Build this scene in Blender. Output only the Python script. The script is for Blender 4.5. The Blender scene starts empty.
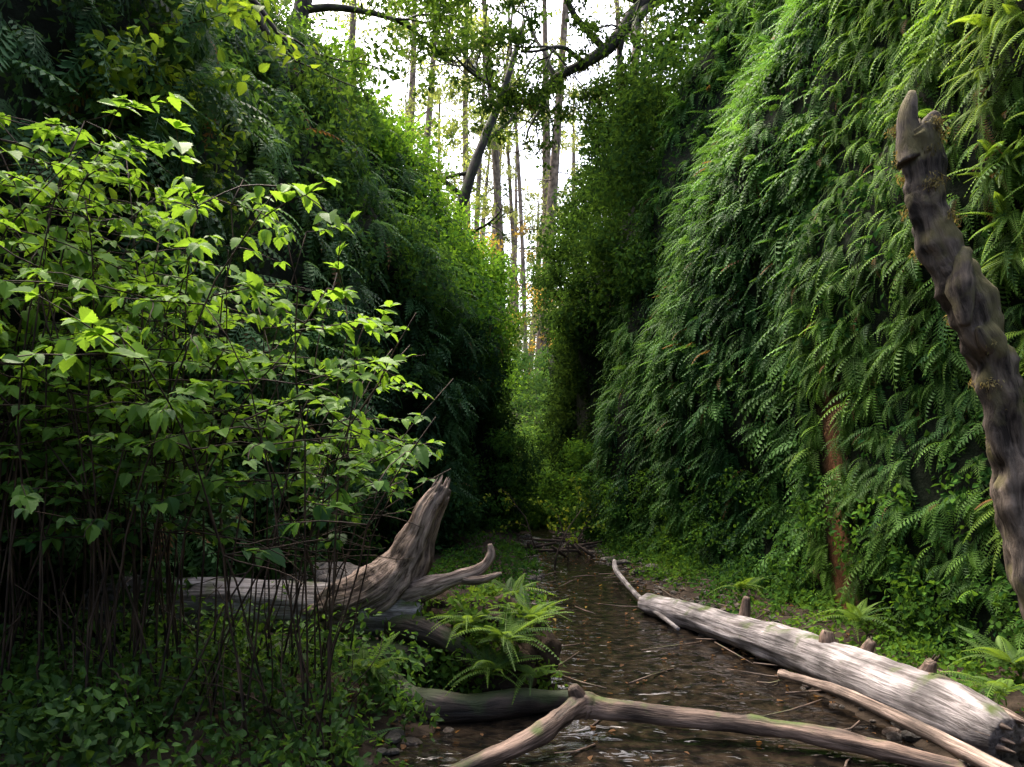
import bpy, math, numpy as np
from mathutils import Vector
rng=np.random.default_rng(7)
scene=bpy.context.scene
# ------------------------------------------------------------------ helpers
def hash3(i):
    i=i.astype(np.int64)
    h=(i[...,0]*73856093)^(i[...,1]*19349663)^(i[...,2]*83492791)
    h=(h^(h>>13))*1274126177
    h=h^(h>>16)
    return (h&0xffff)/65535.0
def vnoise(p):
    p=np.asarray(p,float); f=np.floor(p); t=p-f; t=t*t*(3-2*t)
    r=0
    for a in (0,1):
        for b in (0,1):
            for c in (0,1):
                w=(t[...,0] if a else 1-t[...,0])*(t[...,1] if b else 1-t[...,1])*(t[...,2] if c else 1-t[...,2])
                r=r+w*hash3(f+np.array([a,b,c]))
    return r
def fbm(p,o=3):
    s=0;a=.5;p=np.asarray(p,float)
    for k in range(o):
        s=s+a*vnoise(p*(2**k)+k*17.3); a*=.5
    return s/(1-.5**o)
def norm(v): return v/np.maximum(np.linalg.norm(v,axis=-1,keepdims=True),1e-9)
def sstep(a,b,x):
    t=np.clip((x-a)/(b-a),0,1); return t*t*(3-2*t)
class B:
    def __init__(s): s.v=[];s.f=[];s.c=[];s.t=[];s.m=[];s.n=0;s.sm=[]
    def add(s,v,f,col,tc=None,mat=0,smooth=False):
        v=np.asarray(v,float);f=np.asarray(f,int)
        s.v.append(v);s.f.append(f+s.n)
        col=np.asarray(col,float)
        if col.ndim==1: col=np.tile(col[:3],(len(v),1))
        s.c.append(col);s.t.append(v if tc is None else tc)
        s.m.append(np.full(len(f),mat));s.sm.append(np.full(len(f),smooth));s.n+=len(v)
    def obj(s,name,mats,parent=None):
        V=np.concatenate(s.v);F=np.concatenate(s.f);C=np.concatenate(s.c);T=np.concatenate(s.t)
        me=bpy.data.meshes.new(name)
        me.vertices.add(len(V));me.vertices.foreach_set('co',V.ravel().astype(np.float32))
        me.loops.add(F.size);me.loops.foreach_set('vertex_index',F.ravel().astype(np.int32))
        me.polygons.add(len(F));me.polygons.foreach_set('loop_start',np.arange(0,F.size,4,dtype=np.int32))
        me.update(calc_edges=True)
        me.polygons.foreach_set('material_index',np.concatenate(s.m).astype(np.int32))
        me.polygons.foreach_set('use_smooth',np.concatenate(s.sm).astype(bool))
        a=me.attributes.new('Col','FLOAT_COLOR','POINT');a.data.foreach_set('color',np.c_[C,np.ones(len(C))].ravel().astype(np.float32))
        a=me.attributes.new('tc','FLOAT_VECTOR','POINT');a.data.foreach_set('vector',T.ravel().astype(np.float32))
        for m in mats: me.materials.append(m)
        o=bpy.data.objects.new(name,me);scene.collection.objects.link(o)
        if parent: o.parent=parent
        return o
def frames(Y,Z):
    Y=norm(Y);Z=Z-np.sum(Z*Y,-1,keepdims=True)*Y;Z=norm(Z);X=np.cross(Y,Z)
    return np.stack([X,Y,Z],-1)
def scatter(b,temps,pos,R,scale,col,mat=0):
    N=len(pos)
    if N==0:return
    pick=rng.integers(0,len(temps),N);scale=np.broadcast_to(scale,(N,))
    for k,(tv,tf) in enumerate(temps):
        i=np.where(pick==k)[0]
        if len(i)==0:continue
        v=np.einsum('nij,vj->nvi',R[i],tv)*scale[i,None,None]+pos[i,None,:]
        f=tf[None]+(np.arange(len(i))*len(tv))[:,None,None]
        c=np.repeat(col[i],len(tv),0)
        b.add(v.reshape(-1,3),f.reshape(-1,4),c,mat=mat)
def rdir(n):
    return norm(rng.normal(size=(n,3)))
# templates
def leaf_simple(w=.3,droop=.15,fold=.06):
    v=np.array([[0,0,0],[-w,.3,fold],[-w*.75,.68,fold*.5-droop*.4],[0,1,-droop],[w*.75,.68,fold*.5-droop*.4],[w,.3,fold]])
    return v,np.array([[0,3,2,1],[0,5,4,3]])
def leaf_toothed(w=.36,droop=.2,fold=.09,n=6):
    v=[];f=[];rows=[]
    for i in range(n+1):
        t=i/n; wi=w*max(0,math.sin(math.pi*min(1,t**.75)))**.8*(1-.15*t)
        z=-droop*t*t+.02*math.sin(5*t)
        rows.append((len(v),len(v)+1,len(v)+2,len(v)+3,len(v)+4))
        v+=[[0,t,z],[-wi,t+.03,z+fold*wi*3],[wi,t+.03,z+fold*wi*3],[-wi*.84,t,z+fold*wi*2.6],[wi*.84,t,z+fold*wi*2.6]]
    for i in range(n):
        a=rows[i];c=rows[i+1]
        f+=[[a[0],c[0],c[1],a[3]],[a[0],a[4],c[2],c[0]]]
    return np.array(v,float),np.array(f)
def frond(n=15,L=.17,w=.045,droop=.55,side=0.,pw=.8,swp=.35):
    v=[];f=[]
    def rp(t): return np.array([side*t*t,t*(1-.25*droop*t),-droop*t*t+.12*t])
    for i in range(n):
        t=(i+1.2)/(n+1)
        p=rp(t);l=L*math.sin(math.pi*min(1,(t*.93+.07))**pw)*1.05+.012
        tan=norm(rp(t+.02)-rp(t-.02))
        nrm=np.array([0,tan[2]*-1,tan[1]])
        for s in (-1,1):
            d=norm(np.array([s,0,0])+swp*tan)-np.array([0,0,.12])
            b0=len(v);q=p+tan*(.008*s)
            v+=[list(q-tan*w*.35),list(q+d*l*.45-tan*w*.5-nrm*.005),list(q+d*l-nrm*.02),list(q+d*l*.5+tan*w*.5)]
            f.append([b0,b0+1,b0+2,b0+3])
    k=4;b0=len(v)
    for i in range(k+1):
        p=rp(i/k);v+=[list(p+np.array([-.006,0,.002])),list(p+np.array([.006,0,.002]))]
    for i in range(k): f.append([b0+2*i,b0+2*i+1,b0+2*i+3,b0+2*i+2])
    return np.array(v,float),np.array(f)
LEAF=[leaf_simple(.3,.15),leaf_simple(.24,.3),leaf_simple(.36,.1,.1)]
TLEAF=[leaf_toothed(.36,.2),leaf_toothed(.3,.35),leaf_toothed(.42,.12,.14)]
FROND=[frond(12,.16,.05,.6),frond(12,.15,.05,droop=.95,side=.12),frond(12,.14,.05,droop=.4,side=-.14),frond(13,.13,.048,.75,-.05)]
FRFAR=[frond(8,.17,.08,.6),frond(8,.16,.08,.9,.1),frond(8,.16,.08,.35,-.1)]
SWORD=[frond(22,.11,.034,.5,.05,.6,.15),frond(22,.10,.034,.8,-.08,.6,.15),frond(22,.12,.034,.3,.0,.6,.15)]
NEED=[(np.array([[0,0,0],[.16,.35,-.03],[0,1,-.25],[-.16,.4,-.03]]),np.array([[0,1,2,3]]))]
DIA=[(np.array([[0,0,0],[.32,.45,.04],[0,1,-.15],[-.32,.45,.04]]),np.array([[0,1,2,3]])),(np.array([[0,0,0],[.25,.4,-.06],[0,1,-.3],[-.25,.5,.06]]),np.array([[0,1,2,3]]))]
def cubesphere(n=3):
    vs={};v=[];f=[]
    def g(p):
        k=tuple(np.round(p,4))
        if k not in vs: vs[k]=len(v);v.append(list(p/np.linalg.norm(p)))
        return vs[k]
    for ax in range(3):
        for s in (-1,1):
            for i in range(n):
                for j in range(n):
                    q=[]
                    for (a,c) in ((0,0),(1,0),(1,1),(0,1)):
                        p=np.zeros(3);p[ax]=s;p[(ax+1)%3]=(-1+(i+a)*2/n);p[(ax+2)%3]=(-1+(j+c)*2/n);q.append(g(p))
                    f.append(q if s>0 else q[::-1])
    return np.array(v,float),np.array(f)
CS=cubesphere();CSH=cubesphere(16)
STONE=[]
for k in range(5):
    v=CS[0].copy();v=v*(.75+.5*vnoise(v*1.3+k*9)[:,None]);v[:,2]*=.55;v[:,0]*=1.25
    STONE.append((v,CS[1]))
def tube(b,pts,rad,segs=8,col=(.1,.08,.06),rough=.08,nf=3.,mat=0,sub=1,ridge=0,seed=0.,rf=3.5):
    P=np.array(pts,float);r=np.array(rad,float) if np.ndim(rad) else np.full(len(P),rad)
    if sub>1:
        Q=[];rr=[];n=len(P)
        for i in range(n-1):
            p0=P[max(i-1,0)];p1=P[i];p2=P[i+1];p3=P[min(i+2,n-1)]
            for k in range(sub):
                t=k/sub
                Q.append(.5*((2*p1)+(-p0+p2)*t+(2*p0-5*p1+4*p2-p3)*t*t+(-p0+3*p1-3*p2+p3)*t**3));rr.append(r[i]*(1-t)+r[i+1]*t)
        Q.append(P[-1]);rr.append(r[-1]);P=np.array(Q);r=np.array(rr)
    P=np.vstack([P[:1],P,P[-1:]]);r=np.r_[r[0]*.02,r,r[-1]*.02]
    n=len(P);T=np.gradient(P,axis=0);T[0]=T[1]=P[2]-P[1];T[-1]=T[-2]=P[-2]-P[-3];T=norm(T)
    u=np.cross(T[0],[0.13,.31,.94]);u/=np.linalg.norm(u)
    s=np.r_[0,np.cumsum(np.linalg.norm(np.diff(P,axis=0),axis=1))]
    V=[];TC=[];ang=np.arange(segs)/segs*2*math.pi
    for i in range(n):
        u=u-T[i]*np.dot(u,T[i]);u/=np.linalg.norm(u);w=np.cross(T[i],u)
        d=np.cos(ang)[:,None]*u+np.sin(ang)[:,None]*w
        rv=r[i]
        cyl=np.c_[np.cos(ang)*rv,np.sin(ang)*rv,np.full(segs,s[i])]
        k=np.ones(segs)
        if rough: k+=rough*2*(fbm(cyl*nf+seed)-.5)
        if ridge: k+=ridge*2*(fbm(np.c_[np.cos(ang)*rf*.6,np.sin(ang)*rf*.6,np.full(segs,s[i]*1.2)]+seed)-.5)
        V.append(P[i]+d*(rv*k)[:,None]);TC.append(cyl)
    V=np.concatenate(V);TC=np.concatenate(TC)+seed
    i=np.arange(n-1)[:,None]*segs;j=np.arange(segs)[None];jn=(j+1)%segs
    F=np.stack([i+j,i+jn,i+segs+jn,i+segs+j],-1).reshape(-1,4)
    b.add(V,F,col,TC,mat,True)
def splinters(b,p,d,r,n,L,col,mat=0):
    p=np.array(p,float);d=norm(np.array(d,float))
    for k in range(n):
        o=rdir(1)[0];o=o-d*np.dot(o,d);o=o/np.linalg.norm(o)*r*rng.uniform(.2,.85)
        l=L*rng.uniform(.35,1)
        tube(b,[p+o-d*.06,p+o*1.02+d*l*.5,p+o*.9+d*l],[r*.3,r*.2,r*.03],5,col,.2,8,mat,seed=k*3.)
# ------------------------------------------------------------------ materials
def newmat(name):
    m=bpy.data.materials.new(name);m.use_nodes=True;nt=m.node_tree
    for n in list(nt.nodes): nt.nodes.remove(n)
    return m,nt,nt.nodes,nt.links
def leafmat(name,trans=.35,rough=.5,tmul=1.6,gloss=True):
    m,nt,N,L=newmat(name)
    o=N.new('ShaderNodeOutputMaterial');a=N.new('ShaderNodeAttribute');a.attribute_name='Col'
    if gloss:
        p=N.new('ShaderNodeBsdfPrincipled');p.inputs['Roughness'].default_value=rough;p.inputs['Specular IOR Level'].default_value=.16
        L.new(a.outputs['Color'],p.inputs['Base Color'])
    else:
        p=N.new('ShaderNodeBsdfDiffuse');L.new(a.outputs['Color'],p.inputs['Color'])
    t=N.new('ShaderNodeBsdfTranslucent')
    sc=N.new('ShaderNodeVectorMath');sc.operation='MULTIPLY';sc.inputs[1].default_value=(tmul*1.15,tmul,tmul*.5);L.new(a.outputs['Color'],sc.inputs[0]);L.new(sc.outputs['Vector'],t.inputs['Color'])
    ms=N.new('ShaderNodeMixShader');ms.inputs[0].default_value=trans
    L.new(p.outputs[0],ms.inputs[1]);L.new(t.outputs[0],ms.inputs[2]);L.new(ms.outputs[0],o.inputs['Surface'])
    return m
def woodmat(name,c1,c2,moss=0.,grain=(9,9,.8),rough=.8,bump=.5,mosscol=(.05,.07,.015)):
    m,nt,N,L=newmat(name)
    o=N.new('ShaderNodeOutputMaterial');p=N.new('ShaderNodeBsdfPrincipled');p.inputs['Roughness'].default_value=rough;p.inputs['Specular IOR Level'].default_value=.25
    a=N.new('ShaderNodeAttribute');a.attribute_name='tc'
    mp=N.new('ShaderNodeMapping');mp.inputs['Scale'].default_value=grain;L.new(a.outputs['Vector'],mp.inputs['Vector'])
    n1=N.new('ShaderNodeTexNoise');n1.inputs['Scale'].default_value=3;n1.inputs['Detail'].default_value=7;n1.inputs['Roughness'].default_value=.65;n1.inputs['Distortion'].default_value=.4;L.new(mp.outputs[0],n1.inputs['Vector'])
    n2=N.new('ShaderNodeTexNoise');n2.inputs['Scale'].default_value=3.5;n2.inputs['Detail'].default_value=6;L.new(a.outputs['Vector'],n2.inputs['Vector'])
    r=N.new('ShaderNodeValToRGB');r.color_ramp.elements[0].position=.38;r.color_ramp.elements[0].color=(*c1,1);r.color_ramp.elements[1].position=.62;r.color_ramp.elements[1].color=(*c2,1);L.new(n1.outputs['Fac'],r.inputs[0])
    mr=N.new('ShaderNodeMapRange');mr.inputs['From Min'].default_value=.32;mr.inputs['From Max'].default_value=.66;mr.inputs['To Min'].default_value=.3;mr.inputs['To Max'].default_value=1.25;L.new(n2.outputs['Fac'],mr.inputs['Value'])
    sc=N.new('ShaderNodeVectorMath');sc.operation='SCALE';L.new(r.outputs[0],sc.inputs[0]);L.new(mr.outputs[0],sc.inputs['Scale'])
    out=sc.outputs['Vector']
    if moss>0:
        g=N.new('ShaderNodeNewGeometry');sp=N.new('ShaderNodeSeparateXYZ');L.new(g.outputs['Normal'],sp.inputs[0])
        n3=N.new('ShaderNodeTexNoise');n3.inputs['Scale'].default_value=5;n3.inputs['Detail'].default_value=6;L.new(g.outputs['Position'],n3.inputs['Vector'])
        ad=N.new('ShaderNodeMath');ad.operation='MULTIPLY_ADD';ad.inputs[1].default_value=.18;L.new(sp.outputs['Z'],ad.inputs[0]);L.new(n3.outputs['Fac'],ad.inputs[2])
        rr=N.new('ShaderNodeMapRange');rr.inputs['From Min'].default_value=.70-.35*moss;rr.inputs['From Max'].default_value=.84-.35*moss;L.new(ad.outputs[0],rr.inputs['Value'])
        mx=N.new('ShaderNodeMix');mx.data_type='RGBA';L.new(rr.outputs[0],mx.inputs[0]);L.new(out,mx.inputs[6]);mx.inputs[7].default_value=(*mosscol,1)
        out=mx.outputs[2]
    L.new(out,p.inputs['Base Color'])
    bp=N.new('ShaderNodeBump');bp.inputs['Strength'].default_value=bump;bp.inputs['Distance'].default_value=.03;L.new(n1.outputs['Fac'],bp.inputs['Height']);L.new(bp.outputs[0],p.inputs['Normal'])
    L.new(p.outputs[0],o.inputs['Surface'])
    return m
def groundmat(name,rough=.85,sc=6.,spec=.08):
    m,nt,N,L=newmat(name)
    o=N.new('ShaderNodeOutputMaterial');p=N.new('ShaderNodeBsdfPrincipled');p.inputs['Roughness'].default_value=rough;p.inputs['Specular IOR Level'].default_value=spec
    a=N.new('ShaderNodeAttribute');a.attribute_name='Col';g=N.new('ShaderNodeNewGeometry')
    n1=N.new('ShaderNodeTexNoise');n1.inputs['Scale'].default_value=sc;n1.inputs['Detail'].default_value=8;n1.inputs['Roughness'].default_value=.7;L.new(g.outputs['Position'],n1.inputs['Vector'])
    mr=N.new('ShaderNodeMapRange');mr.inputs['From Min'].default_value=.3;mr.inputs['From Max'].default_value=.7;mr.inputs['To Min'].default_value=.3;mr.inputs['To Max'].default_value=1.6;L.new(n1.outputs['Fac'],mr.inputs['Value'])
    s=N.new('ShaderNodeVectorMath');s.operation='SCALE';L.new(a.outputs['Color'],s.inputs[0]);L.new(mr.outputs[0],s.inputs['Scale']);L.new(s.outputs['Vector'],p.inputs['Base Color'])
    bp=N.new('ShaderNodeBump');bp.inputs['Strength'].default_value=.9;bp.inputs['Distance'].default_value=.06;L.new(n1.outputs['Fac'],bp.inputs['Height']);L.new(bp.outputs[0],p.inputs['Normal'])
    L.new(p.outputs[0],o.inputs['Surface']);return m
M_leaf=leafmat('leaf',.4,gloss=False);M_near=leafmat('near_leaf',.45,.5,1.8);M_fern=leafmat('fern',.4,.6,1.7);M_far=leafmat('far_leaf',.5,.6,1.5,False)
M_bark=woodmat('dark_bark',(.012,.01,.008),(.06,.048,.036),.4,(6,6,1.5))
M_drift=woodmat('driftwood',(.08,.068,.064),(.36,.33,.325),.02,(9,9,.6),.75,.9)
M_snag=woodmat('weathered_wood',(.055,.035,.025),(.40,.305,.25),.0,(12,12,.7),.7,1.)
M_moss=woodmat('mossy_wood',(.022,.017,.013),(.18,.145,.115),.62,(6,6,1.5),.9,1.,(.10,.088,.04))
M_wet=woodmat('wet_wood',(.012,.009,.007),(.06,.042,.032),.5,(7,7,1.),.6,.7,(.025,.035,.012))
M_brown=woodmat('brown_wood',(.035,.022,.015),(.21,.145,.11),.08,(9,9,.9),.6,.8)
M_twig=woodmat('twig',(.02,.013,.009),(.085,.055,.035),0,(9,9,2),.8,.2)
M_farbark=woodmat('hazed_conifer_bark',(.10,.072,.056),(.28,.205,.16),.0,(1.2,1.2,.15),.9,.4)  # pale bark: distance haze is painted into the colour
M_soil=groundmat('soil');M_stone=groundmat('stone',.3,14.,.5)
def watermat():
    m,nt,N,L=newmat('water')
    o=N.new('ShaderNodeOutputMaterial');p=N.new('ShaderNodeBsdfPrincipled');p.inputs['Roughness'].default_value=.04;p.inputs['IOR'].default_value=1.4
    g=N.new('ShaderNodeNewGeometry')
    n0=N.new('ShaderNodeTexNoise');n0.inputs['Scale'].default_value=8;n0.inputs['Detail'].default_value=5;n0.inputs['Roughness'].default_value=.6;L.new(g.outputs['Position'],n0.inputs['Vector'])
    r=N.new('ShaderNodeValToRGB');r.color_ramp.elements[0].position=.42;r.color_ramp.elements[0].color=(.004,.0035,.003,1);r.color_ramp.elements[1].position=.72;r.color_ramp.elements[1].color=(.028,.020,.013,1);L.new(n0.outputs['Fac'],r.inputs[0]);L.new(r.outputs[0],p.inputs['Base Color'])
    mp=N.new('ShaderNodeMapping');mp.inputs['Scale'].default_value=(.7,1.3,1);L.new(g.outputs['Position'],mp.inputs[0])
    n1=N.new('ShaderNodeTexNoise');n1.inputs['Scale'].default_value=9;n1.inputs['Detail'].default_value=1.5;n1.inputs['Roughness'].default_value=.4;n1.inputs['Distortion'].default_value=1.;L.new(mp.outputs[0],n1.inputs['Vector'])
    bp=N.new('ShaderNodeBump');bp.inputs['Strength'].default_value=1.;bp.inputs['Distance'].default_value=.016;L.new(n1.outputs['Fac'],bp.inputs['Height']);L.new(bp.outputs[0],p.inputs['Normal'])
    L.new(p.outputs[0],o.inputs['Surface']);return m
M_water=watermat()
# ------------------------------------------------------------------ terrain
OR_z=np.array([0,1,3.3,5.5,7.8,10.5,12.3,14.,14.6]);OR_o=np.array([0,.05,.15,.33,.9,2.2,3.3,5.2,9])
OL_z=np.array([0,1,3.,5.3,7.1,8.7,10.,10.8,11.4]);OL_o=np.array([0,.05,.1,.2,.9,1.7,3.,5.,9])
def xr(y): return np.interp(y,[-30,0,6,17.5,19,24,30,60],[5.5,5,3.9,2.05,1.9,1.65,1.6,5])
def xl(y): return np.interp(y,[-30,0,4,8,12,20,28,60],[-5.5,-4.6,-3.9,-3.0,-2.1,-.7,-.8,-5])
def endt(y): return sstep(25,46,y)
def bump_r(y,z): 
    p=np.stack([np.zeros_like(y),y*.5,z*.35],-1); return (fbm(p+5)-.5)*1.6
def bump_l(y,z):
    p=np.stack([np.zeros_like(y)+9,y*.45,z*.45],-1); return (fbm(p+50)-.5)*2.4
def wallR(y,z):
    return xr(y)+np.interp(z,OR_z,OR_o)-bump_r(y,z)*sstep(0,1.5,z)
def wallL(y,z):
    return xl(y)-np.interp(z,OL_z,OL_o)+bump_l(y,z)*sstep(0,1.5,z)
def sL(y): return np.interp(y,[0,4.4,5.7,7.3,10,14.6,18,27],[-1.1,-.8,-.25,.2,.3,.5,.5,.3])
def sR(y): return np.interp(y,[0,4.4,5.7,7.3,10,14.6,18,27],[2.6,2.55,2.4,2.2,2.05,1.65,1.35,.8])
def floorz(x,y):
    n=fbm(np.stack([x*1.2,y*1.2,x*0],-1))-.5;n2=fbm(np.stack([x*5,y*5,x*0+3],-1))-.5
    l=sstep(0,1.0,sL(y)-x)*.28;r=sstep(0,.9,x-sR(y))*.16
    ins=sstep(-.1,.35,x-sL(y))*sstep(-.1,.35,sR(y)-x)
    return l+r-.15*ins+n*.16*(1-.3*ins)+n2*.07
ys=np.concatenate([np.linspace(-300,-20,12),np.linspace(-15,2,18),np.arange(2.3,20,.12),np.arange(20,50,.5),np.linspace(52,120,18),np.linspace(150,600,8)])
nf=90
rows=[];cols=[]
for y in ys:
    a=float(xl(np.array(y)));c=float(xr(np.array(y)));t=float(endt(y))
    fx=np.linspace(a,c,nf);yy=np.full(nf,y)
    fz=floorz(fx,yy)
    zr=np.linspace(.25,14,46);zl=np.linspace(.4,10.8,40)
    yr=np.full(len(zr),y);yl=np.full(len(zl),y)
    Rx=wallR(yr,zr);Lx=wallL(yl,zl)
    px=[10,14,25,60,150,400]
    X=np.r_[-np.array(px[::-1]),Lx[::-1],fx,Rx,np.array(px)]
    Z=np.r_[np.array([11.2]*6),zl[::-1],fz,zr,np.array([14.3]*6)]
    hill=7.0+.02*np.clip(y-46,0,200)
    Z=Z*(1-t)+t*(hill+ (fbm(np.stack([X*.2,np.full(len(X),y*.2),X*0],-1))-.5)*1.5)
    rows.append(np.c_[X,np.full(len(X),y),Z])
    C=np.zeros((len(X),3));k=len(px)
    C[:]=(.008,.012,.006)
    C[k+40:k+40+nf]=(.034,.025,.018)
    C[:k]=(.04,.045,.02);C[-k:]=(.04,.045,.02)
    if t>.02: C[:]=C*(1-t)+np.array([.03,.05,.016])*t
    wz=rows[-1][k+40+nf:k+40+nf+46,2]
    rust=sstep(.42,.05,abs(y-8.35-(wz-1)*.12))*sstep(3.4,1.6,wz)*(.3+.9*fbm(np.c_[wz*0,wz*0+y*4,wz*1.5]))
    rust=np.clip(rust,0,1)
    C[k+40+nf:k+40+nf+46]=C[k+40+nf:k+40+nf+46]*(1-rust[:,None])+np.array([.15,.065,.03])*rust[:,None]
    cols.append(C)
V=np.array(rows);nr,nc=V.shape[:2]
i=np.arange(nr-1)[:,None]*nc;j=np.arange(nc-1)[None]
F=np.stack([i+j,i+j+1,i+nc+j+1,i+nc+j],-1).reshape(-1,4)
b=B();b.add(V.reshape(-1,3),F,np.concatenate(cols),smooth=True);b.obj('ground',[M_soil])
# water
wy=np.r_[np.arange(.5,3.9,.1),np.arange(3.9,13,.032),np.arange(13,26,.08)];nw=104;u=np.linspace(0,1,nw);W=[]
for y in wy:
    a=float(sL(y))-.5;c=float(sR(y))+.5;X=a+(c-a)*u
    yw=np.full(nw,y)
    h=1-2*np.abs(fbm(np.stack([X*2.6,yw*4.,X*0],-1),2)-.5)
    h2=fbm(np.stack([X*6+3,yw*9,X*0],-1),2)-.5
    calm=.25+.75*sstep(.38,.62,fbm(np.stack([X*1.3,yw*.8,X*0+2],-1),2))
    W.append(np.c_[X,yw,-.022+(.034*h+.026*h2)*calm])
W=np.array(W);i=np.arange(len(wy)-1)[:,None]*nw;j=np.arange(nw-1)[None]
F=np.stack([i+j,i+j+1,i+nw+1+j,i+nw+j],-1).reshape(-1,4)
b=B();b.add(W.reshape(-1,3),F,(.1,.1,.1),smooth=True);b.obj('stream_water',[M_water])
# stones
n=2600
y=4+16*rng.random(n)**1.5;uu=rng.random(n)
x=(sL(y)-.3)+(sR(y)-sL(y)+.9)*uu
z=floorz(x,y)
s=.016+.045*rng.random(n)**2.5;s[rng.random(n)<.06]*=2.
R=frames(np.c_[rng.normal(size=n),rng.normal(size=n),rng.normal(size=n)*.1],np.tile([0,0,1.],(n,1)))
g=rng.uniform(.35,1.,n)[:,None];warm=rng.random(n)[:,None]
col=(np.array([.06,.053,.046])*(1-warm)+np.array([.09,.06,.042])*warm)*g
b=B();scatter(b,STONE,np.c_[x,y,z+s*.35],R,s,col);b.obj('stream_pebbles',[M_stone])
# fallen leaves
n=2000
y=4+13*rng.random(n)**1.4;uu=rng.random(n);x=(sL(y)-.9)+(sR(y)-sL(y)+2.4)*uu
mid=(x>sL(y)+.2)&(x<sR(y)-.2)&(rng.random(n)<.8);x=x[~mid];y=y[~mid];n=len(x)
z=np.maximum(floorz(x,y),-.003)+.014
R=frames(rdir(n)*[1,1,.15],np.tile([0,0,1.],(n,1))+rdir(n)*.35)
w=rng.random(n)[:,None];col=np.array([.15,.085,.045])*(1-w)+np.array([.06,.038,.024])*w;yl_=rng.random(n)<.05;col[yl_]=(.28,.21,.06)
b=B();scatter(b,LEAF,np.c_[x,y,z],R,rng.uniform(.03,.065,n),col);b.obj('fallen_leaves',[M_leaf])
b=B()
for k in range(130):
    y=rng.uniform(4.3,13);x=float(sL(y))+rng.uniform(-.8,float(sR(y)-sL(y))+1.2)
    if rng.random()<.7: x=float(sR(y))+rng.uniform(-.3,1.)
    z=max(float(floorz(np.array(x),np.array(y))),0)+.03;d=rdir(1)[0]*[1,1,.12]*rng.uniform(.1,.4)
    p=np.array([x,y,z]);tube(b,[p-d,p+rdir(1)[0]*.02,p+d],[.008,.007,.004],5,(.1,.08,.05),0)
b.obj('twig_debris',[M_brown])
# ------------------------------------------------------------------ foliage helpers
def blobs(b,cent,rad,nper,size,c1,c2,temps=LEAF,flat=.8,shell=.55,mat=0,hfreq=.5,droop=.3):
    cent=np.asarray(cent,float);n=len(cent);rad=np.broadcast_to(rad,(n,))
    idx=np.repeat(np.arange(n),nper);m=len(idx)
    d=rdir(m);r=rad[idx]*(shell+(1-shell)*rng.random(m))
    lump=.75+.5*vnoise(cent[idx]*3+d*2.2)
    p=cent[idx]+d*(r*lump)[:,None]*[1,1,flat]
    Z=d*.8+np.array([0,0,.7])+rdir(m)*.6
    Y=rdir(m)+d*.4-np.array([0,0,droop])
    t=np.clip(fbm(p*hfreq+11)*1.5-.25+rng.normal(size=m)*.18+ (d[:,2])*.12,0,1)[:,None]
    cv=rng.uniform(.7,1.3,n)[idx][:,None]
    col=(np.array(c1)*(1-t)+np.array(c2)*t)*cv
    sz=size*rng.uniform(.6,1.3,m)
    scatter(b,temps,p,frames(Y,Z),sz,col,mat)
def crowns(b,pos,nrm,nf,size,c1,c2,temps,spread=.9,down=.35,mat=0,cn=.5):
    n=len(pos);idx=np.repeat(np.arange(n),nf);m=len(idx)
    N=nrm[idx];Y=N*.75+rdir(m)*spread-np.array([0,0,down])
    dt=np.sum(Y*N,-1,keepdims=True);Y=Y+N*np.clip(.15-dt,0,2)
    Z=N*.7+np.array([0,0,.75])+rdir(m)*.25
    t=np.clip(fbm(pos[idx]*cn+3)*1.7-.35+rng.normal(size=m)*.2,0,1)[:,None]
    cv=rng.uniform(.6,1.3,n)[idx][:,None]
    dead=(rng.random(m)<.012)[:,None]
    col=(np.array(c1)*(1-t)+np.array(c2)*t)*cv
    col=np.where(dead,np.array([.16,.09,.04]),col)
    sz=np.broadcast_to(size,(n,))[idx]*rng.uniform(.55,1.25,m)
    scatter(b,temps,pos[idx]+rdir(m)*.04,frames(Y,Z),sz,col,mat)
def rustmask(y,z,w): return (np.abs(y-8.35-(z-1)*.12)<w)&(z<2.6)
# right fern wall
n=7600
y=2.6+15.9*rng.random(n)**1.15;z=.15+13.5*rng.random(n)
keep=(z<1.9+y*.7)&~(rustmask(y,z,.29)&(rng.random(n)<.93))
hole=fbm(np.stack([y*0,y*1.5,z*.55],-1)+70)
keep&=(hole>.37)|(rng.random(n)<.25)
y=y[keep];z=z[keep];n=len(y)
pos=np.c_[wallR(y,z)-.02,y,z]
sl=np.interp(z,OR_z,np.gradient(OR_o,OR_z));nr_=norm(np.c_[-np.ones(n),-.15*np.ones(n),sl])
b=B();near=y<9
sz=rng.uniform(.18,.38,n)*(1+.3*(rng.random(n)<.15))
crowns(b,pos[near],nr_[near],9,sz[near],(.028,.085,.018),(.14,.27,.033),FROND,cn=.45,down=.95)  # near ferns coloured brighter: light on this end of the wall painted in
crowns(b,pos[~near],nr_[~near],9,sz[~near]*1.2,(.018,.068,.022),(.095,.215,.038),FRFAR,cn=.45,down=.95)
m=210;y=3.0+3.4*rng.random(m);z=1.2+5*rng.random(m)
pos=np.c_[wallR(y,z)-.1,y,z];crowns(b,pos,norm(np.tile([-1,-.2,.25],(m,1))),9,.42,(.10,.19,.03),(.17,.28,.035),SWORD,cn=.8,down=.7)  # brightest fern patch, its extra light also painted in the leaf colour
b.obj('fern_wall_plants',[M_fern])
b=B();m=380;y=3+15*rng.random(m);z=.1+1.5*rng.random(m)**1.8
x=wallR(y,z)-rng.uniform(.0,.35,m)
kk=~(rustmask(y,z,.22)&(z>.5))
blobs(b,np.c_[x,y,z][kk],rng.uniform(.12,.3,kk.sum()),40,.06,(.02,.06,.015),(.08,.17,.025))
m=1700;y=2.8+15.5*rng.random(m);z=13*rng.random(m);kk=~rustmask(y,z,.42)&(z<1.9+y*.7)
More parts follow.
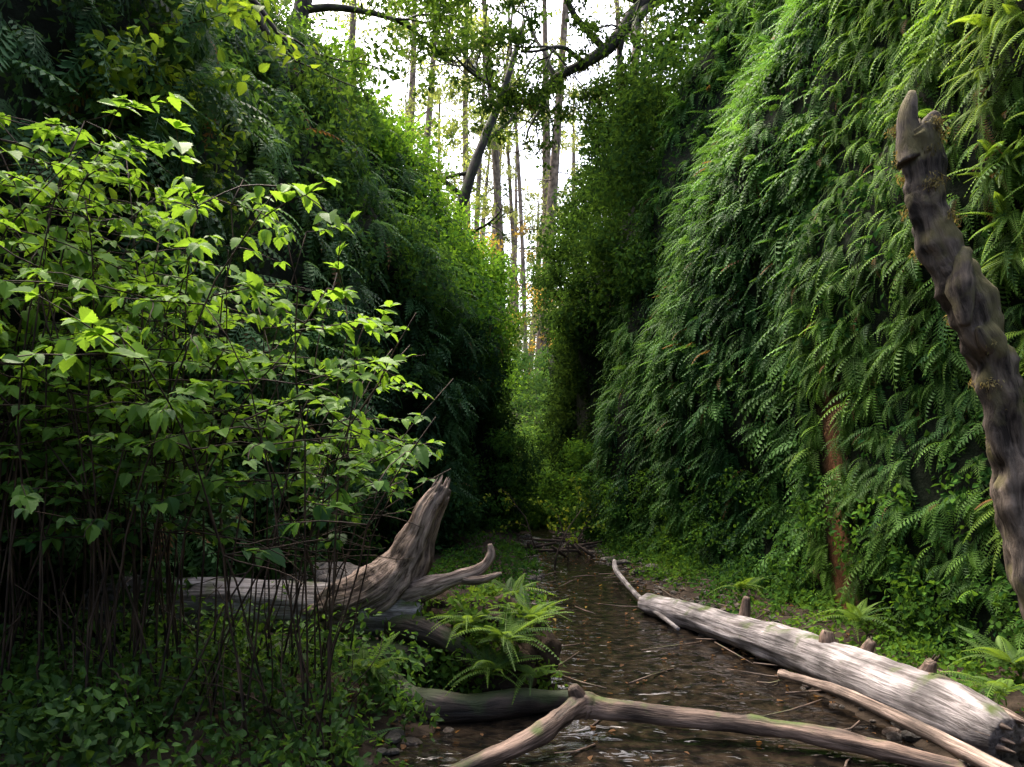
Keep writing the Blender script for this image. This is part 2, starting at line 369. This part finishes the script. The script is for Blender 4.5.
blobs(b,np.c_[wallR(y,z)+.12,y,z][kk],.36,46,.085,(.010,.035,.011),(.035,.085,.018),DIA)
m=400;y=4+12*rng.random(m);x=sR(y)+.1+(xr(y)-sR(y)-.1)*rng.random(m)**.7;z=floorz(x,y)+.05
blobs(b,np.c_[x,y,z],rng.uniform(.08,.2,m),24,.055,(.02,.06,.015),(.08,.16,.025))
m=230;y=6.6+10*rng.random(m);x=sL(y)-.05-1.5*rng.random(m);z=floorz(x,y)+.05
blobs(b,np.c_[x,y,z],rng.uniform(.08,.22,m),26,.06,(.014,.042,.013),(.05,.12,.02))
b.obj('creeping_plants',[M_leaf])
# upper right hanging shrubs, and far right wall shrubs
b=B();m=540
y=15.5+13*rng.random(m);z=5.2+8.3*rng.random(m)
x=wallR(y,z)-rng.uniform(.1,1.7,m)*sstep(5,8,z)
kk=fbm(np.c_[x,y,z]*.8+31)>.42
blobs(b,np.c_[x,y,z][kk],rng.uniform(.3,.85,kk.sum()),170,.12,(.012,.030,.011),(.05,.11,.022),DIA)
m=300;y=19+10*rng.random(m);z=.3+6*rng.random(m)
kk=~((y<22)&(z<4.5))
blobs(b,np.c_[wallR(y,z)-rng.uniform(0,.5,m),y,z][kk],rng.uniform(.3,.6,kk.sum()),120,.11,(.008,.02,.008),(.035,.075,.018),DIA)
m=90;y=17.5+5*rng.random(m);z=.3+5*rng.random(m)
blobs(b,np.c_[wallR(y,z),y,z],rng.uniform(.25,.4,m),90,.10,(.006,.014,.006),(.02,.045,.012),DIA)  # near-black leaves paint the shade of the rock recess
b.obj('hanging_shrubs',[M_leaf])
# left wall shrubs
b=B();m=1100
y=5.5+23*rng.random(m)**.9;z=.3+11*rng.random(m)
x=wallL(y,z)+rng.uniform(-.1,.7,m)
kk=(fbm(np.c_[x*0,y*.7,z*.8]+31)>.46)|(z<2);x=x[kk];y=y[kk];z=z[kk]
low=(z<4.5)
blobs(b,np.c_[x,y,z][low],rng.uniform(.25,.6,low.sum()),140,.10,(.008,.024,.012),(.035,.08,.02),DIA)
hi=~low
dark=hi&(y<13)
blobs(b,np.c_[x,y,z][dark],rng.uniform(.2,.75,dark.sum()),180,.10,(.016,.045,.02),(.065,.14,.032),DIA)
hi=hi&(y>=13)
blobs(b,np.c_[x,y,z][hi],rng.uniform(.3,1.0,hi.sum()),210,.11,(.04,.12,.02),(.155,.31,.035),DIA)  # high dome leaves: sunlight on the wall top put into the colour
m=500;y=4+20*rng.random(m);z=10.5*rng.random(m)
blobs(b,np.c_[wallL(y,z),y,z],.5,50,.11,(.010,.028,.010),(.03,.07,.016),DIA)
b.obj('shrub_bank',[M_leaf])
m=800;y=5+13*rng.random(m);z=1+9*rng.random(m);b=B()
crowns(b,np.c_[wallL(y,z)+.5,y,z],norm(np.tile([1,-.3,.2],(m,1))),8,.48,(.022,.06,.028),(.065,.15,.05),FRFAR,down=1.)
b.obj('sword_ferns',[M_fern])
# canyon-end bushes
b=B();m=620
y=23.5+24*rng.random(m);x=rng.uniform(-1,1,m)*(1.6+ (y-24)*.32)+.2+(y-24)*.03
z=7*endt(y)+rng.uniform(.1,1.9,m)
blobs(b,np.c_[x,y,z],rng.uniform(.35,.9,m),130,.14,(.03,.075,.025),(.10,.20,.05),DIA)
m=90;y=17+9*rng.random(m);x=np.where(rng.random(m)<.5,-.5+.45*rng.random(m),1.45+.4*rng.random(m));z=rng.uniform(.2,2.6,m)
blobs(b,np.c_[x,y,z],rng.uniform(.2,.5,m),120,.09,(.02,.05,.015),(.07,.16,.025))
m=60;y=21+4*rng.random(m);x=rng.uniform(-.6,1.8,m);z=rng.uniform(.2,2.8,m)*rng.random(m)
blobs(b,np.c_[x,y,z],rng.uniform(.2,.5,m),120,.10,(.02,.05,.015),(.07,.16,.025))
b.obj('canyon_end_bushes',[M_leaf])
# ------------------------------------------------------------------ trees
def limb(b,tips,start,d,L,r,depth,segs=7,wander=.35,kids=3,grav=.0,col=(.08,.06,.05)):
    n=6;P=[np.array(start,float)];d=norm(np.array(d,float))
    for k in range(n):
        d=norm(d+rng.normal(size=3)*wander*.45+np.array([0,0,grav]));P.append(P[-1]+d*L/n)
    rad=np.linspace(r,r*.35,n+1)
    tube(b,P,rad,segs,col,.15,4,sub=2 if depth>1 else 1,seed=rng.random()*50)
    if depth<=0:
        for k in range(2,n+1): tips.append(P[k])
        return
    tips.append(P[-1])
    for k in range(kids+ (1 if depth>1 else 0)):
        i=rng.integers(2,n+1);nd=norm(norm(P[i]-P[i-1])+rdir(1)[0]*.85)
        limb(b,tips,P[i],nd,L*rng.uniform(.45,.7),rad[i]*.6,depth-1,max(4,segs-1),wander,kids,grav,col)
def tree(name,path,rads,limbs,leafc,leafn,leafr=.35,leafsize=.09,matb=M_bark,frac=1.,moss=0):
    b=B();tube(b,path,rads,12,(.08,.06,.05),.3,2.5,sub=5,seed=rng.random()*50);tips=[]
    for (s,d,L,r,dep) in limbs: limb(b,tips,s,d,L,r,dep,wander=.6,kids=4)
    t=b.obj(name,[matb]);tips=np.array(tips);tips=tips[rng.random(len(tips))<frac]
    l=B();blobs(l,tips,leafr,leafn,leafsize,*leafc,temps=DIA,shell=.15,flat=.6)
    if moss:
        P=np.array(path,float);q=[]
        for k in range(len(P)-1):
            for s in np.linspace(0,1,moss): q.append(P[k]*(1-s)+P[k+1]*s-np.array([0,0,rads[k]*.7]))
        blobs(l,np.array(q),.2,30,.13,(.03,.035,.012),(.06,.065,.02),temps=NEED,shell=.1,droop=2.)
    l.obj('leaves',[M_leaf],t);return t
DK=((.015,.035,.01),(.055,.11,.02))
tree('leaning_alder_tree',[(-3.2,24,8),(-1.9,24,8.8),(-1.5,24,10.2),(-.9,24.2,12),(-.3,24.4,13.6),(.4,24.6,16)],[.22,.19,.17,.14,.11,.06],
 [((-1.5,24,10.2),(-.9,-.2,.9),4,.09,2),((-.9,24.2,12),(1,0,.5),2.6,.07,2),((-1.9,24,8.9),(.9,-.2,.5),2.0,.07,1),((-.3,24.4,13.6),(-1,.2,1),3,.07,2),((-1.2,24.1,11),(-1,0,.2),3,.07,2)],DK,24,.3,.12,frac=.35)
tree('arching_maple_tree',[(6.5,20,13.6),(5,20,14.4),(3.6,20,13.9),(2.7,20.1,12.9),(1.9,19.9,12.2),(1.2,20,11.9),(.5,20.1,11.3),(-.3,20,11.5),(-1.2,20,12.2)],[.34,.3,.24,.17,.13,.11,.09,.07,.04],
 [((3.4,20,13.8),(-1,-.2,.2),4.5,.11,2),((2.4,20,12.6),(-.8,.1,.7),3.6,.1,2),((1.2,20,11.7),(-.6,0,-.6),2.2,.06,1),((1.2,20,11.8),(-.5,.2,.8),3,.07,2),((3.6,20,13.8),(-.4,-.6,-.6),3,.1,2),((5,20,14.4),(-.8,-.6,.5),5,.1,2),((.2,20,11.4),(-.9,-.2,.3),2.6,.06,2),((2.9,20,13),(-.3,-.3,-1),2.6,.07,2),((1.9,19.9,12.2),(-.8,-.3,.1),3,.07,2)],DK,32,.33,.12,M_bark,.55,4)
tree('bay_laurel_tree',[(-7.5,14,10.6),(-6,14,12.),(-4.8,13.8,12.6),(-3.8,13.5,12.2),(-2.9,13.2,11.2)],[.4,.34,.26,.16,.07],
 [((-6,14,12),(.9,.2,.6),4.5,.13,2),((-4.8,13.8,12.6),(.9,-.2,-.1),3.6,.1,2),((-4.8,13.8,12.6),(.3,-.5,-.7),3,.08,2),((-3.8,13.5,12.2),(.8,.3,-.2),3,.07,2)],((.02,.045,.012),(.07,.14,.02)),34,.4,.11,frac=.5)
tree('bay_laurel_tree',[(-6.6,19,10.4),(-5.6,19,11.6),(-5.2,19,13.),(-4.9,19.1,15)],[.3,.26,.22,.15],
 [((-5.6,19,11.6),(1,.1,.5),3.6,.1,2),((-5.2,19,13),(.8,-.3,.1),4.2,.1,2),((-5.0,19,14),(.5,.3,.5),3.4,.1,2)],((.02,.045,.012),(.07,.14,.02)),26,.4,.11,frac=.4)
tree('bay_laurel_tree',[(-7.2,10.5,10.5),(-5.8,10.3,10.6),(-4.6,10.1,9.6),(-3.7,10,8.4),(-3.1,9.9,7.2)],[.2,.17,.12,.08,.04],
 [((-4.6,10.1,9.6),(.8,-.3,.1),2.4,.06,2),((-3.7,10,8.4),(.6,-.4,-.6),2.2,.05,2),((-5.8,10.3,10.6),(.6,-.8,-.4),2.6,.07,2)],((.02,.045,.014),(.07,.14,.025)),16,.3,.11,frac=.5)
b=B();tips=[]
for (s,d,L) in [((-5,6,3.6),(1,-.1,.5),1.8),((-5,6.2,4.5),(1,-.1,.3),1.8),((-4.8,5.8,4.3),(1,0,.1),1.4)]: limb(b,tips,s,d,L,.03,2,6,.3,3,.0)
t=b.obj('vine_maple_shrub',[M_twig]);l=B();blobs(l,np.array(tips),.22,8,.10,(.06,.13,.018),(.2,.3,.03),TLEAF,shell=.2,flat=.5);l.obj('leaves',[M_near],t)
# distant forest
b=B();tips=[]
spec=[(-.7,50,.36),(1.9,54,.5),(.5,66,.3),(3.3,60,.55),(-4,58,.45),(-6.3,48,.35),(-9.5,62,.6),(-12,52,.4),(6.5,50,.5),(-2.6,74,.6),(-7,79,.5),(1.2,90,.5),(-16,72,.6),(-18,60,.5),(9,64,.6),(-11,82,.6),(7,88,.6),(-22,80,.6),(13,75,.6),(-2.2,56,.26),(.9,47,.16),(-5,100,.7),(3,110,.8),(-1,120,.8)]
for (x,y,r) in spec:
    H=rng.uniform(30,46);z0=6.5;lx=rng.normal()*2.2
    mats=(.2,.15,.12)
    tube(b,[(x,y,z0),(x+lx*.3+rng.normal()*.3,y,z0+H*.3),(x+lx*.6+rng.normal()*.3,y,z0+H*.65),(x+lx,y,z0+H)],[r,r*.75,r*.45,.05],12,mats,.15,1.,0,sub=5,seed=x)
    for k in range(30):
        h=rng.uniform(.08,.97);p=np.array([x+lx*h,y,z0+H*h]);a=rng.uniform(0,6.28);l=(1-h)*4.5+1
        d=np.array([math.cos(a),math.sin(a),rng.uniform(-.35,.1)]);q=p+d*l
        tube(b,[p,p+d*l*.5+[0,0,.15],q],[.05,.035,.01],4,mats,0,1.)
        for s in (.35,.7,1.):
            if rng.random()<.6: tips.append(p+d*l*s+rng.normal(size=3)*.3)
tips=np.array(tips)
blobs(b,tips,.9,40,.36,(.08,.11,.06),(.22,.26,.12),NEED,flat=.35,shell=.1,mat=1,hfreq=.15,droop=.6)  # pale needles: haze put into the leaf colour
m=420;y=rng.uniform(36,66,m);z=rng.uniform(8,34,m);x=rng.uniform(-16,8,m)
kk=(fbm(np.c_[x,y*.3,z]*.22+5)>.47)&((x<-1.2*y/50)|(rng.random(m)<.35))
x=x[kk];y=y[kk];z=z[kk]
blobs(b,np.c_[x,y,z],rng.uniform(.6,1.5,len(x)),90,.24,(.09,.14,.06),(.23,.29,.10),DIA,shell=.1,mat=1,flat=.6)  # pale foliage, haze painted in the same way
m=50;y=rng.uniform(44,60,m);x=rng.uniform(-5,3,m);z=rng.uniform(8,17,m)
blobs(b,np.c_[x,y,z],rng.uniform(.5,1.,m),50,.24,(.24,.20,.06),(.45,.30,.09),DIA,shell=.2,mat=1)
b.obj('distant_trees',[M_farbark,M_far])
# ------------------------------------------------------------------ salmonberry shrub (foreground left)
b=B();lf=B();LP=[];LY=[];LZ=[];LS=[]
def addleaves(p,d,n=3,s=.11):
    d=norm(d)
    for k in range(n):
        yaw=[0,1.15,-1.15][k];c,s_=math.cos(yaw),math.sin(yaw)
        yv=np.array([d[0]*c-d[1]*s_,d[0]*s_+d[1]*c,d[2]-.12])+rng.normal(size=3)*.12
        LP.append(p);LY.append(yv);LZ.append(np.array([0,0,1.])+rng.normal(size=3)*.32+np.array([.05,-.25,0]));LS.append(s*rng.uniform(.7,1.2)*(1 if k==0 else .82))
def ztop(x): return float(np.interp(x,[-3.6,-2.6,-1.8,-1.2,-.8,-.45],[3.15,3.35,3.15,2.8,2.45,2.2]))
def zlow(x): return float(np.interp(x,[-3.6,-2.6,-1.8,-1.0,-.5],[.95,1.15,1.15,1.35,1.6]))
for k in range(118):
    x0=rng.uniform(-3.7,-1.0);y0=rng.uniform(3.9,5.2);z0=float(floorz(np.array(x0),np.array(y0)))
    lean=np.array([rng.normal()*.22+.09,rng.normal()*.18-.02]);H=ztop(x0+lean[0]*2)*rng.uniform(.6,1.04)*(.9+.1*y0/4.5)
    P=[];n=9
    for i in range(n+1):
        t=i/n;arch=t*t
        P.append([x0+lean[0]*(t*1.0+arch*1.3),y0+lean[1]*(t+arch*1.5),z0+H*(1.25*t-.25*t**3)])
    P=np.array(P)+np.cumsum(rng.normal(size=(n+1,3))*.02,0)
    tube(b,P,np.linspace(.007,.003,n+1),5,(.1,.07,.04),0)
    for q in range(rng.integers(5,10)):
        i=rng.integers(4,n+1);a=rng.uniform(0,6.28);L=rng.uniform(.2,.75)
        d=norm(np.array([math.cos(a)+.15,math.sin(a),rng.uniform(-.1,.45)]));T=[P[i]]
        for s in range(5): d=norm(d+rng.normal(size=3)*.12-np.array([0,0,.06]));T.append(T[-1]+d*L/5)
        if T[-1][0]>-.40*T[-1][1]/4.5: continue
        tube(b,T,np.linspace(.0045,.002,6),4,(.1,.07,.04),0)
        for s in range(1,6):
            if rng.random()<.72 and (T[s][2]>zlow(T[s][0])+.1 or rng.random()<.07): 
                sd=d+rdir(1)[0]*.9*[1,1,.4];addleaves(T[s],sd,3,rng.uniform(.06,.125))
LP=np.array(LP);LY=np.array(LY);LZ=np.array(LZ);LS=np.array(LS);m=len(LP)
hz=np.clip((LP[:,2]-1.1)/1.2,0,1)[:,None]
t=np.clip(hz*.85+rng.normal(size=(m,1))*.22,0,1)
col=np.array([.03,.085,.026])*(1-t)+np.array([.145,.28,.035])*t  # upper leaves painted brighter with height, for light from above
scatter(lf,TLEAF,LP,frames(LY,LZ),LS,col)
for k in range(90):
    x0=rng.uniform(-3.9,-.9);y0=rng.uniform(3.7,5.2);p=np.array([x0,y0,.1]);d=np.array([rng.normal()*.4-.05,rng.normal()*.2,1]);L=rng.uniform(.4,1.4)
    T=[p]
    for s in range(6): d=norm(d+rng.normal(size=3)*.18);T.append(T[-1]+d*L/6)
    tube(b,T,np.linspace(.0055,.0025,7),4,(.1,.07,.04),0)
sh=b.obj('salmonberry_shrub',[M_twig]);lf.obj('leaves',[M_near],sh);print('shrub leaves',m)
# ground cover bottom-left
b=B();m=560;y=rng.uniform(3.1,6.,m);x=rng.uniform(-3.8,-.45,m);z=floorz(x,y)+rng.uniform(0,.35,m)
kk=(x<np.interp(y,[3.3,4.5,6],[-.8,-.62,-.35]))&((fbm(np.c_[x,y,x*0]*1.6)>.42)|(y<4.1));x=x[kk];y=y[kk];z=z[kk]
blobs(b,np.c_[x,y,z],rng.uniform(.07,.28,len(x)),28,.055,(.014,.04,.014),(.07,.15,.028),flat=1.)
b.obj('ground_cover_plants',[M_near])
def fern(name,p,n,size,c1,c2,up=.7,temps=SWORD):
    b=B();a=rng.uniform(0,6.28,n);Y=np.c_[np.cos(a),np.sin(a),rng.uniform(up*.4,up*1.3,n)]
    Z=np.tile([0,0,1.],(n,1))+rdir(n)*.2
    t=rng.random(n)[:,None];col=np.array(c1)*(1-t)+np.array(c2)*t
    scatter(b,temps,np.tile(p,(n,1))+rdir(n)*.03,frames(Y,Z),size*rng.uniform(.6,1.2,n),col);return b.obj(name,[M_fern])
G1=((.03,.07,.018),(.12,.21,.03));G2=((.02,.055,.02),(.08,.15,.03))
for p,n,s in [((-.05,5.5,.5),46,.40),((-.3,5.55,.62),20,.3),((.12,5.8,.6),20,.34),((-.15,5.4,.3),22,.36),((.15,5.5,.25),16,.3),((-1.0,5.2,.35),20,.4),((.2,6.4,.5),14,.3),((.0,7.5,.5),14,.4),((3.2,7.2,.3),16,.45),((3.5,5.4,.35),18,.5),((2.75,9.3,.3),14,.4),((3.1,4.9,.3),14,.4)]:
    fern('sword_fern',np.array(p),n,s,*G1)
for p,n,s in [((-2.7,4.3,.15),16,.5),((-1.9,4.2,.15),16,.45),((-1.3,4.5,.15),16,.4),((-2.3,4.9,.2),16,.4),((-1.6,3.9,.1),16,.4),((-2.4,3.8,.1),16,.4),((-.95,4.4,.1),16,.32)]:
    fern('sword_fern',np.array(p),n,s,*G2)
# ------------------------------------------------------------------ logs
gc=(.3,.25,.2)
b=B()
tube(b,[(-5.4,6.3,.60),(-3.8,6.2,.66),(-2.4,6.1,.65),(-1.5,6.05,.63),(-1.05,6.,.62),(-.7,6.0,.6)],[.2,.2,.2,.2,.22,.16],36,gc,.16,4,0,sub=12,ridge=.14,seed=3,rf=6)
tube(b,[(-1.6,6.0,.58),(-1.3,5.98,.64),(-1.0,5.98,.78),(-.83,6,.98),(-.72,6,1.2),(-.64,6.01,1.40),(-.53,6.02,1.58)],[.12,.2,.23,.165,.12,.10,.055],52,gc,.22,6,1,sub=12,ridge=.42,seed=8,rf=8)
tube(b,[(-.78,6.05,1.0),(-.63,6.03,1.3),(-.5,6.03,1.5)],[.07,.06,.02],14,gc,.3,9,1,sub=6,ridge=.4,seed=9)
splinters(b,(-.58,6.0,1.5),(.4,0,1),.07,10,.18,gc,1)
tube(b,[(-1.0,5.95,.66),(-.7,5.92,.78),(-.42,5.9,.88),(-.24,5.9,.95),(-.16,5.9,1.05),(-.17,5.9,1.14)],[.14,.09,.055,.045,.035,.015],16,gc,.3,9,1,sub=6,ridge=.3,seed=12)
tube(b,[(-.42,5.9,.88),(-.25,5.85,.87),(-.08,5.8,.93)],[.045,.035,.012],8,gc,.2,8,1,sub=4,seed=15)
b.obj('driftwood_stump_log',[M_drift,M_snag])
b=B()
tube(b,[(-5,5.9,.2),(-3,5.85,.25),(-1.6,5.8,.27),(-.6,5.75,.29)],[.17,.18,.17,.13],20,gc,.2,4,0,sub=8,ridge=.15,seed=33)
tube(b,[(-.9,5.9,.5),(-.6,5.75,.48),(-.35,5.65,.38),(-.2,5.6,.2)],[.14,.11,.08,.05],12,gc,.25,6,0,sub=5,ridge=.2,seed=22)
b.obj('rotting_log',[M_wet])
b=B()
tube(b,[(-1.5,5.9,.25),(-1.,5.6,.2),(-.7,5.35,.1),(-.3,5.3,.06),(.1,5.4,.08),(.5,5.55,.05)],[.12,.12,.11,.10,.09,.06],18,gc,.3,5,0,sub=8,ridge=.15,seed=41)
b.obj('mossy_log',[M_wet])
b=B();v=CSH[0]
for (p,s) in [((-.25,6.15,.3),(.42,.35,.4)),((.05,6.3,.2),(.3,.4,.35)),((-.6,6.3,.35),(.5,.3,.35)),((-.08,5.8,.15),(.25,.25,.25))]:
    q=v*(.6+.8*fbm(v*2.5+p[0]*7)[:,None]);b.add(q*np.array(s)+np.array(p),CSH[1],(.035,.025,.017),smooth=True)
b.obj('root_soil_mound',[M_soil])
b=B();m=100;a=rng.random(m)*6.28
P=np.c_[-.2+.5*np.cos(a)*rng.random(m),5.95+.35*np.sin(a),.05+.68*rng.random(m)]
blobs(b,P,.13,28,.05,(.02,.05,.012),(.08,.15,.022));b.obj('mound_plants',[M_leaf])
b=B()
for (p,s) in [((-1.55,7.2,.62),.22),((-1.35,7.0,.66),.15),((-1.8,7.5,.6),.25)]:
    q=v*(.7+.6*fbm(v*1.6+p[0]*9)[:,None])*[1.2,1,.85];b.add(q*s+np.array(p),CSH[1],(.12,.10,.085),smooth=True)
b.add(v*np.array([1.2,.7,.6])*(.8+.4*fbm(v*2)[:,None])+np.array([-1.8,7.5,.1]),CSH[1],(.05,.04,.03),smooth=True)
b.obj('boulders',[M_stone])
# right fallen log
b=B()
tube(b,[(1.62,9.3,.10),(1.9,8.4,.13),(2.2,7.3,.16),(2.46,6.3,.18),(2.6,5.4,.2),(2.72,4.75,.2),(2.8,4.35,.17)],[.12,.145,.155,.17,.185,.19,.13],36,gc,.14,4,0,sub=12,ridge=.18,seed=51,rf=6)
splinters(b,(2.75,4.6,.2),(.1,-.9,.05),.17,12,.4,gc,1)
tube(b,[(2.62,5.2,.3),(2.72,4.85,.34),(2.80,4.5,.3)],[.05,.07,.03],9,gc,.3,7,2,sub=5,seed=55)
for (p,d,L,r) in [((2.25,7.5,.26),(.15,.1,1),.24,.045),((2.5,6.1,.3),(-.2,0,1),.12,.06),((2.62,5.75,.3),(.3,.1,1),.14,.05),((2.72,5.1,.34),(.3,-.2,.8),.14,.05)]:
    p=np.array(p);d=norm(np.array(d));tube(b,[p-d*.08,p+d*L*.5,p+d*L+rdir(1)[0]*.03],[r*1.5,r,r*.7],9,gc,.3,9,2,sub=3,seed=p[1]*7)
    splinters(b,p+d*L,d,r*.6,3,.05,gc,2)
b.obj('fallen_log',[M_drift,M_snag,M_brown])
b=B();tube(b,[(2.12,6.1,.1),(2.28,5.4,.16),(2.42,4.7,.16),(2.6,3.9,.12)],[.03,.038,.045,.05],12,gc,.25,6,0,sub=8,seed=61);b.obj('fallen_pole',[M_snag])
b=B();tube(b,[(1.63,12.3,.26),(1.55,11.4,.2),(1.6,9.6,.1),(1.72,8.,.06)],[.035,.04,.035,.02],8,gc,.12,5,0,sub=5,seed=65);b.obj('driftwood_stick',[M_drift])
# foreground branch
b=B()
tube(b,[(-.6,4.0,.0),(-.2,4.3,.06),(.15,4.6,.12),(.36,4.85,.19),(.46,4.95,.2),(.62,4.95,.17),(1.18,4.85,.14),(1.74,4.67,.12),(2.1,4.48,.09),(2.5,4.25,.05)],[.05,.055,.058,.062,.085,.07,.062,.058,.055,.045],24,gc,.34,8,0,sub=10,ridge=.16,seed=71)
tube(b,[(.45,4.95,.2),(.41,4.93,.28),(.385,4.92,.325)],[.07,.055,.035],10,gc,.25,9,0,sub=3,seed=77)
b.obj('fallen_branch',[M_brown])
# leaning dead tree
b=B()
pts=[(3.0,3.65,-.2),(2.84,3.85,.5),(2.70,4,1.2),(2.60,4,1.75),(2.47,4,2.3),(2.33,4,2.66),(2.20,4,2.9),(2.15,4,3.15),(2.12,4,3.4),(2.09,4,3.46)]
tube(b,pts,[.15,.13,.11,.105,.10,.12,.10,.09,.10,.085],40,gc,.46,9,0,sub=16,ridge=.35,seed=81,rf=6)
tube(b,[(2.08,4,3.3),(2.045,4,3.5),(2.07,4,3.66)],[.08,.06,.02],14,gc,.35,10,0,sub=6,ridge=.3,seed=84)
tube(b,[(2.13,4,3.35),(2.16,4,3.48),(2.19,4,3.55)],[.07,.05,.02],14,gc,.35,10,0,sub=6,ridge=.3,seed=86)
splinters(b,(2.10,4,3.42),(-.1,0,1),.08,10,.13,gc,0)
tube(b,[(2.30,3.95,2.8),(2.25,3.87,2.6),(2.26,3.85,2.42)],[.06,.06,.02],12,gc,.5,10,0,sub=6,ridge=.3,seed=88)
tube(b,[(2.46,3.95,2.3),(2.38,3.9,2.36),(2.34,3.88,2.42)],[.05,.035,.02],10,gc,.4,10,0,sub=4,ridge=.3,seed=90)
tube(b,[(2.72,4,1.25),(2.66,3.98,1.42),(2.62,3.96,1.5)],[.06,.05,.02],8,gc,.3,8,0,sub=4,seed=89)
t=b.obj('dead_tree_trunk',[M_moss])
l=B();q=[]
for (a_,c_) in zip(pts[3:-1],pts[4:]):
    for s in np.linspace(0,1,10):
        p=np.array(a_)*(1-s)+np.array(c_)*s
        if rng.random()<.75: q.append(p+rdir(1)[0]*.10)
blobs(l,np.array(q),.055,110,.022,(.07,.062,.028),(.19,.165,.08),NEED,shell=.3,droop=1.);l.obj('moss',[M_leaf],t)
# saplings and debris at the bend
b=B();tips=[]
for (x,y,h) in [(.75,13.5,1.2),(1.05,14.5,.9),(.55,16,1.6),(1.3,16.5,1.2)]: limb(b,tips,(x,y,.0),(rng.normal()*.3,0,1),h,.018,1,5,.4,3)
for k in range(14):
    p=np.array([rng.uniform(.2,1.5),rng.uniform(15,18.5),.1]);d=rdir(1)[0]*[1,.6,.3]*rng.uniform(.3,.8);tube(b,[p-d,p,p+d],[.03,.035,.015],6,gc,.1)
t=b.obj('sapling',[M_twig]);l=B();blobs(l,np.array(tips),.12,4,.08,(.06,.13,.02),(.2,.25,.03),TLEAF,shell=.2);l.obj('leaves',[M_leaf],t)
# ------------------------------------------------------------------ light, world, camera
w=bpy.data.worlds.new('World');scene.world=w;w.use_nodes=True;nt=w.node_tree
sky=nt.nodes.new('ShaderNodeTexSky');sky.sky_type='NISHITA';sky.sun_disc=False
sd=Vector((-.25,.37,.9)).normalized()
el=math.asin(sd.z);az=math.atan2(sd.x,sd.y)
sky.sun_elevation=el;sky.sun_rotation=az;sky.dust_density=8;sky.air_density=1.;sky.ozone_density=.6
bg=nt.nodes['Background'];bg.inputs['Strength'].default_value=.82;nt.links.new(sky.outputs[0],bg.inputs[0])
sun=bpy.data.lights.new('sun','SUN');sun.energy=4.3;sun.angle=math.radians(22);sun.color=(1,.95,.87)
so=bpy.data.objects.new('sun',sun);scene.collection.objects.link(so);so.rotation_euler=(-sd).to_track_quat('-Z','Y').to_euler()
cam=bpy.data.cameras.new('camera');co=bpy.data.objects.new('camera',cam);scene.collection.objects.link(co)
co.location=(0,0,1.7);co.rotation_euler=(math.radians(90),0,0);cam.sensor_width=36;cam.lens=36*773/1024;cam.shift_y=.085;cam.clip_end=2000;cam.clip_start=.05
scene.camera=co
scene.view_settings.view_transform='Standard';scene.view_settings.look='None';scene.view_settings.exposure=0
